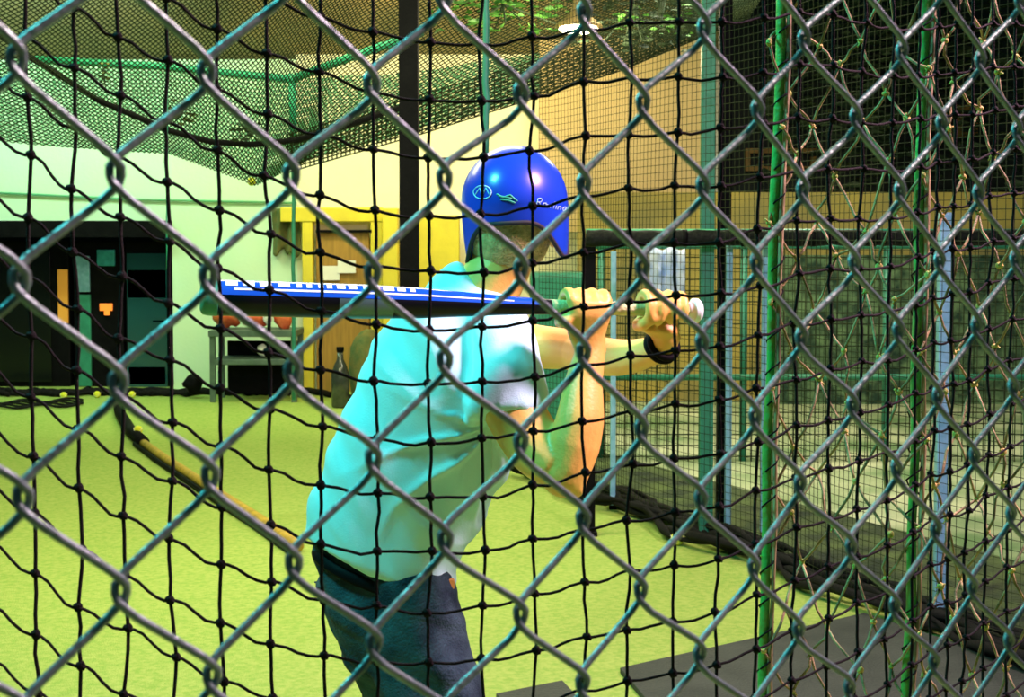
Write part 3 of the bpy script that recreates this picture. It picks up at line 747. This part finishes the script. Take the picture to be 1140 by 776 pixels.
cordv(541, -60, 176, 6.0, .014, M['tealpipe'], 'thick teal cord hanging down straight above the blue helmet')
cordv(186, -60, 300, 9.4, .006, M['greenpipe'], 'thin green cord hanging in front of the mint-lit wall at left')
cordv(327, 148, 445, 11.4, .016, M['tealpipe'], 'long teal cord hanging beside the brown cloth and bench')
# tree line above
def leaves(mb, c, sx, sy, sz, n, size, seed):
    rr = random.Random(seed)
    for _ in range(n):
        cl = lambda q: max(-1.7, min(1.7, rr.gauss(0, 1))); p = Vector(c)+Vector((cl(0)*sx, cl(0)*sy, cl(0)*sz))
        q = Matrix.Rotation(rr.uniform(0, 6.28), 3, 'Z')@Matrix.Rotation(rr.uniform(-1.2, 1.2), 3, 'X'); s = size*rr.uniform(.6, 1.4)
        mb.add([p+q@Vector(v)*s for v in ((-1, 0, 0), (-.3, .4, .12), (1, 0, 0), (-.3, -.4, .12))], [(0, 1, 2), (0, 2, 3)])
def plant(name, c, spread, n, size, m, label, seed, stems=5, cat='plant', sl=.6):
    rt = empty(name, c); tag(rt, label, cat)
    mb = MB(); leaves(mb, c, *spread, n, size, seed); f = mb.build('foliage', m, rt, smooth=False)
    mb = MB(); rr = random.Random(seed+1)
    for i in range(stems):
        mb.tube([Vector(c)+Vector((rr.uniform(-1, 1)*spread[0], 0, sl)), Vector(c), Vector(c)+Vector((rr.gauss(0, spread[0]), rr.gauss(0, spread[1]), -spread[2]*1.5))], [.012, .01, .004], 5)
    mb.build('branch', M['leafd'], rt)
plant('tree_branch', P(560, 5, 9.3), (.28, .2, .10), 340, .04, M['leafb'], 'lit green leafy branch hanging left of the bright lamp', 5)
plant('tree_branch', P(705, 8, 9.3), (.22, .2, .16), 420, .035, M['leafd'], 'dark leafy branch hanging right of the bright lamp', 6)
plant('tree_branch', P(735, 25, 9.2), (.16, .1, .06), 50, .03, M['leafb'], 'small green leafy spray at the right end of the dark branch', 8)
plant('dark_tree', P(1005, 85, 14.25), (.80, .25, .7), 1800, .09, M['leafd'], 'black leafy tree filling the night behind the right-hand nets', 9, cat='tree', sl=1.2)
plant('dry_leaf_tuft', P(203, 126, 10.4), (.05, .05, .05), 70, .03, M['leafdry'], 'ochre dry leaves caught in the net on the black rope', 10, 2, sl=.05)
plant('dry_leaf_tuft', P(278, 148, 10.1), (.07, .05, .04), 60, .03, M['leafd'], 'dark dry leaves caught where the black rope sags lowest', 11, 2, sl=.05)
plant('dry_leaf_tuft', P(115, 83, 11.2), (.02, .03, .05), 25, .03, M['leafdry'], 'small brown leaf clump hanging below the green cross pipe', 12, 2, sl=.04)
# lamp
LP = P(644, 30, 9.0)
rt = empty('flood_lamp', LP); tag(rt, 'glowing wide flood lamp hanging above the batter among the leaves', 'lamp')
mb = MB(); mb.loft([ringat(LP+Vector((0, 0, z)), Vector((1, 0, 0)), Vector((0, 1, 0)), r*1.15, r*1.15, 20, 2) for z, r in ((.20, .03), (.12, .035), (.07, .06), (.02, .12), (0, .135))]); mb.build('shade', M['enamel'], rt)
mb = MB(); mb.ell(LP+Vector((0, 0, -.012)), (.125, .125, .03), 20, 10); mb.build('bulb', M['bulb'], rt)
mb = MB(); mb.tube([LP+Vector((0, 0, .2)), LP+Vector((0, 0, .9))], .012, 8); mb.build('cable', M['black'], rt)
light('flood_lamp_glow', 'POINT', LP+Vector((0, -.02, -.14)), LP, 60, (1.0, .82, .5), .08)

# windows in the dark building right
for i, (x0, y0, x1, y1) in enumerate([(832, 168, 862, 188), (872, 168, 905, 188), (1050, 120, 1085, 150)]):
    a, b = P(x0, y0, 15.15), P(x1, y1, 15.15); mb = MB(); t = .05
    mb.box(((a.x+b.x)/2, 15.15, a.z), (b.x-a.x+t, .08, t)); mb.box(((a.x+b.x)/2, 15.15, b.z), (b.x-a.x+t, .08, t))
    for x in (a.x, (a.x+b.x)/2, b.x): mb.box((x, 15.15, (a.z+b.z)/2), (t, .07, a.z-b.z))
    struct(mb.build('window_%d' % (i+1), M['ochre'], smooth=False))

# ================================================================ BOOTH WITH MACHINES (left back)
fz = bz1
mb = MB(); mb.box((-7, YW-.02, fz), (2*(bx1+7), .26, .16)); struct(mb.build('trim_3', M['black'], smooth=False))
def machine(x0p, x1p, label, lower, parts):
    a = P(x0p, 300, YW+.35).x; b = P(x1p, 300, YW+.35).x; top = P(100, 268, YW+.35).z
    rt = empty('vending_machine', ((a+b)/2, YW+.65, 0)); tag(rt, label, 'machine', 'dark machines in the booth')
    mb = MB(); mb.box(((a+b)/2, YW+.65, top/2), (b-a-.02, .6, top)); mb.build('cabinet', M['black'], rt, smooth=False, bevel=.015)
    for nm_, (xa, ya, xb, yb), m in parts:
        p, q = P(xa, ya, YW+.33), P(xb, yb, YW+.33); mb = MB(); mb.box(((p.x+q.x)/2, YW+.335, (p.z+q.z)/2), (abs(q.x-p.x), .03, abs(p.z-q.z))); mb.build(nm_, m, rt, smooth=False, bevel=.004)
machine(-60, 78, 'black machine with an orange lit side strip, leftmost in the booth', 0, [('glass_front', (-50, 280, 58, 425), M['blueglass2']), ('side_strip', (64, 300, 76, 360), M['amber'])])
machine(80, 138, 'narrow black machine with a blue strip and a small orange sign, middle of the booth', 0, [('blue_strip', (84, 285, 100, 325), M['bluesteel']), ('door_strip', (86, 328, 102, 430), M['tealpipe']), ('top_panel', (108, 278, 128, 296), M['tealpanelglint']), ('orange_sign', (111, 338, 125, 346), M['orange']), ('sign_stub', (116, 346, 122, 351), M['orange'])])
machine(138, 190, 'black machine with two painted teal reflections on its glass, beside the mint-lit wall', 0, [('glass_front', (141, 282, 187, 434), M['blueglass']), ('upper_reflection', (142, 300, 186, 332), M['tealpanelglint']), ('lower_reflection', (142, 408, 185, 428), M['tealpanelglint']), ('handle', (170, 356, 187, 359), M['logo'])])

# door with yellow frame, notices, bench etc. on the back wall
def rect(mb, x0, y0, x1, y1, Y, th=.06):
    a, b = P(x0, y0, Y), P(x1, y1, Y); mb.box(((a.x+b.x)/2, Y, (a.z+b.z)/2), (abs(b.x-a.x), th, abs(a.z-b.z)))
mb = MB(); rect(mb, 352, 258, 412, 446, 13.9, .06); struct(mb.build('door_1', M['ochre'], smooth=False, bevel=.01))
mb = MB(); rect(mb, 337, 240, 350, 446, 13.88, .12); rect(mb, 413, 232, 427, 446, 13.88, .12); rect(mb, 313, 231, 427, 247, 13.87, .12); struct(mb.build('trim_4', M['yellow'], smooth=False, bevel=.01))
mb = MB(); rect(mb, 427, 232, 445, 446, 13.6, .3); struct(mb.build('trim_5', M['yellow'], smooth=False, bevel=.01))
mb = MB(); rect(mb, 467, 240, 512, 446, 13.7, .2); struct(mb.build('trim_6', M['yellow'], smooth=False, bevel=.01))
mb = MB(); rect(mb, 352, 256, 414, 259, 13.84, .05); tag(mb.build('door_closer', M['black'], smooth=False), 'thin black bar across the top of the ochre door', 'door closer')
mb = MB(); rect(mb, 359, 296, 378, 312, 13.85, .01); tag(mb.build('paper_notice', M['white'], smooth=False), 'white paper notice on the ochre door, lower left one', 'notice', 'paper notices on the door')
mb = MB(); rect(mb, 376, 290, 396, 304, 13.84, .01); tag(mb.build('paper_notice', M['white'], smooth=False), 'white paper notice on the ochre door, upper right one', 'notice', 'paper notices on the door')
# hanging brown-green cloth
def drape(name, x0, y0, x1, y1, Y, m, label, seed):
    rr = random.Random(seed); mb = MB(); n, m_ = 12, 12; vs = []
    for i in range(n+1):
        for j in range(m_+1):
            u, v = i/n, j/m_; p = P(lerp(x0, x1, u), lerp(y0, y1, v*(.75+.25*noise.noise(Vector((u*4, seed, 0))))), Y)
            vs.append(p+Vector((0, .05*math.sin(u*14+v*2), 0)))
    mb.add(vs, [(i*(m_+1)+j, (i+1)*(m_+1)+j, (i+1)*(m_+1)+j+1, i*(m_+1)+j+1) for i in range(n) for j in range(m_)])
    o = mb.build(name, m); o.modifiers.new('t', 'SOLIDIFY').thickness = .01; tag(o, label, 'cloth')
drape('hanging_cloth', 303, 232, 333, 300, 13.92, M['clothbrown'], 'brown and green cloth hanging beside the yellow door frame', 3)
# bench with shelf
YB = 13.2
rt = empty('work_bench', (P(290, 400, YB).x, YB, 0)); tag(rt, 'dark work bench with an open lower shelf against the mint-lit wall', 'bench')
for nm_, (x0, y0, x1, y1), th_2 in [('top', (238, 366, 334, 373), .5), ('shelf', (242, 398, 332, 404), .45)]:
    mb = MB(); rect(mb, x0, y0, x1, y1, YB, th_2); mb.build(nm_, M['shelf'], rt, smooth=False, bevel=.006)
zt = P(290, 370, YB).z
for x in (242, 331):
    for dy in (-.2, .2):
        xx = P(x, 400, YB).x; mb = MB(); mb.box((xx, YB+dy, zt/2), (.05, .05, zt)); mb.build('leg', M['shelf'], rt, smooth=False, bevel=.004)
mb = MB(); mb.box((P(290, 400, YB).x, YB+.23, zt*.45), (.7, .02, zt*.8)); mb.build('back_panel', M['black'], rt, smooth=False)
def lump(name, px, py, w_, h_, Y, m, label, cat, seed, group=None):
    mb = MB(); c = P(px, py, Y); a = w_/F*Y/2; b = h_/F*Y/2; mb.ell(c, (a, a*.9, b), 16, 10); o = mb.build(name, m)
    for v in o.data.vertices: v.co += v.normal*(a*.35*noise.noise(v.co*(1.6/a)+Vector((seed, 0, 0))))
    tag(o, label, cat, group); return o
lump('red_bag', 253, 350, 32, 32, YB, M['red'], 'crumpled orange-red bag at the left end of the bench', 'bag', 1)
lump('red_bag', 284, 355, 34, 20, YB, M['red'], 'low orange-red bag in the middle of the bench top', 'bag', 2)
lump('red_bag', 316, 353, 20, 30, YB, M['red'], 'upright orange-red bag at the right end of the bench', 'bag', 5)
lump('white_cup', 298, 352, 10, 20, YB-.1, M['white'], 'white cup-shaped bundle on the bench between the bags', 'bundle', 7)
lump('paper_bundle', 292, 390, 12, 14, YB-.1, M['white'], 'small white bundle on the lower shelf of the bench', 'bundle', 8)
lump('dark_bag', 215, 427, 22, 20, 13.3, M['black'], 'black bag on the floor between booth and bench', 'bag', 9)
# bottle shaped cooler by the door
YQ = 12.6; c = P(379, 446, YQ); c.z = 0
rt = empty('water_jug', c); tag(rt, 'tall smoky bottle-shaped jug standing before the ochre door', 'jug')
mb = MB(); mb.loft([ringat(c+Vector((0, 0, z)), Vector((1, 0, 0)), Vector((0, 1, 0)), r, r, 18, 2) for z, r in ((0, .07), (.02, .08), (.30, .08), (.38, .055), (.43, .03), (.50, .028))]); mb.build('jug_body', M['bottle'], rt)
mb = MB(); mb.loft([ringat(c+Vector((0, 0, z)), Vector((1, 0, 0)), Vector((0, 1, 0)), .034, .034, 18, 2) for z in (.50, .54)]); mb.build('cap', M['black'], rt)
# dark bin / seat right of door
lump('dark_sack', 408, 415, 40, 95, 12.8, M['clothbrown'], 'lumpy brown sack standing right of the smoky jug', 'sack', 12)
# dark counter seen under the rail's free end
mb = MB(); rect(mb, 590, 303, 652, 400, 11.0, .5); o = mb.build('counter', M['tealpipe'], smooth=False, bevel=.02); o.location.z = 0
o.scale = (1, 1, (o.location.z+P(620, 303, 11).z)/max(.01, (P(620, 303, 11).z-P(620, 400, 11).z))); tag(o, 'dull teal counter behind the upper hand and the bat', 'counter')

# ================================================================ FLOOR ITEMS
# black net foot along back wall
mb = MB(); rr = random.Random(77)
for s in range(4):
    pts = [G(lerp(-60, 335, i/40), lerp(440, 437, i/40)+rr.gauss(0, 1.2)+s*.8)+Vector((0, 0, .03)) for i in range(41)]; mb.tube(pts, [rr.uniform(.015, .035) for _ in pts], 6)
pts = [G(lerp(330, 480, i/20), lerp(437, 458, i/20)+rr.gauss(0, 1))+Vector((0, 0, .03)) for i in range(21)]; mb.tube(pts, .03, 6)
tag(mb.build('net_bundle', M['net']), 'bunched black net foot lying along the back wall', 'net')
mb = MB(); rr = random.Random(78)
for s in range(5):
    pts = [G(lerp(-60, 92, i/24), lerp(452, 447, i/24)+2*math.sin(i*.8+s)+s*1.5)+Vector((0, 0, .02)) for i in range(25)]; mb.tube(pts, .012, 5)
tag(mb.build('rope_coil', M['net']), 'loose black ropes lying on turf before the booth', 'rope')
# bent bar lying on the turf
rt = empty('bent_bar', G(180, 512)); tag(rt, 'long bent bar, black at one end and yellow after, lying across turf', 'bar')
bp_ = [G(x, y)+Vector((0, 0, .04)) for x, y in [(128, 446), (134, 466), (146, 486), (160, 499)]]
mb = MB(); mb.tube(bp_, [.035, .045, .045, .045], 10); mb.build('black_end', M['black'], rt)
bp_ = [G(x, y)+Vector((0, 0, .036)) for x, y in [(156, 496), (180, 514), (204, 530), (226, 545), (258, 566), (292, 588), (332, 616)]]
mb = MB(); mb.tube(bp_, .030, 10); mb.build('yellow_length', M['hose'], rt)
mb = MB(); mb.tube([p+Vector((-.03, -.03, -.02)) for p in bp_], .018, 8); mb.build('dark_edge', M['black'], rt)
# balls
bm0 = MB(); br = .033
def mkball(loc, label):
    rt = empty('yellow_ball', loc); tag(rt, label, 'ball', 'yellow practice balls')
    return rt
proto = None
def ballm(rt):
    mb = MB(); c = rt.location; mb.ell(c, br, 16, 12); mb.build('shell', M['ball'], rt)
    mb = MB(); mb.tube([c+Vector((br*1.0*math.cos(t*math.pi/12), br*1.0*math.sin(t*math.pi/12)*math.cos(.6*math.cos(t*math.pi/6)), br*math.sin(.6*math.cos(t*math.pi/6))*.9)) for t in range(24)], .0016, 5, closed=True); mb.build('seam', M['white'], rt)
bl0 = [(71, 444, 'yellow ball on turf before the booth, farthest left on the floor'), (108, 443, 'yellow ball on turf before the booth, middle of the three there'), (147, 443, 'yellow ball on turf before the booth, nearest the mint-lit wall'),
       (327, 446, 'yellow ball lying in front of the bench and cord'), (154, 491, 'yellow ball resting against the bend of the bent bar'), (754, 607, 'yellow ball at the right turf edge by the net foot')]
for i, (x, y, lab) in enumerate(bl0):
    p = G(x, y); p.z = br+(.0 if i != 4 else .05)
    if i == 0: proto = mkball(p, lab); ballm(proto)
    else: o = dup(proto, p); o['label'] = lab
o = dup(proto, P(280, 202, 10.9)); o['label'] = 'yellow ball caught high in the sagging canopy net'
# mats
def matobj(corners, label):
    mb = MB(); q = [G(x, y) for x, y in corners]; mb.loft([[v+Vector((0, 0, .001)) for v in q], [Vector((v.x, v.y, .022)) for v in q]]); tag(mb.build('rubber_mat', M['rubber'], smooth=False, bevel=.003), label, 'mat')
matobj([(690, 750), (962, 688), (1175, 758), (1260, 1000), (900, 1000)], 'large dark rubber mat on turf in the lower right corner')
matobj([(552, 779), (626, 764), (660, 800), (600, 830)], 'small dark rubber mat corner by the batter\'s feet')
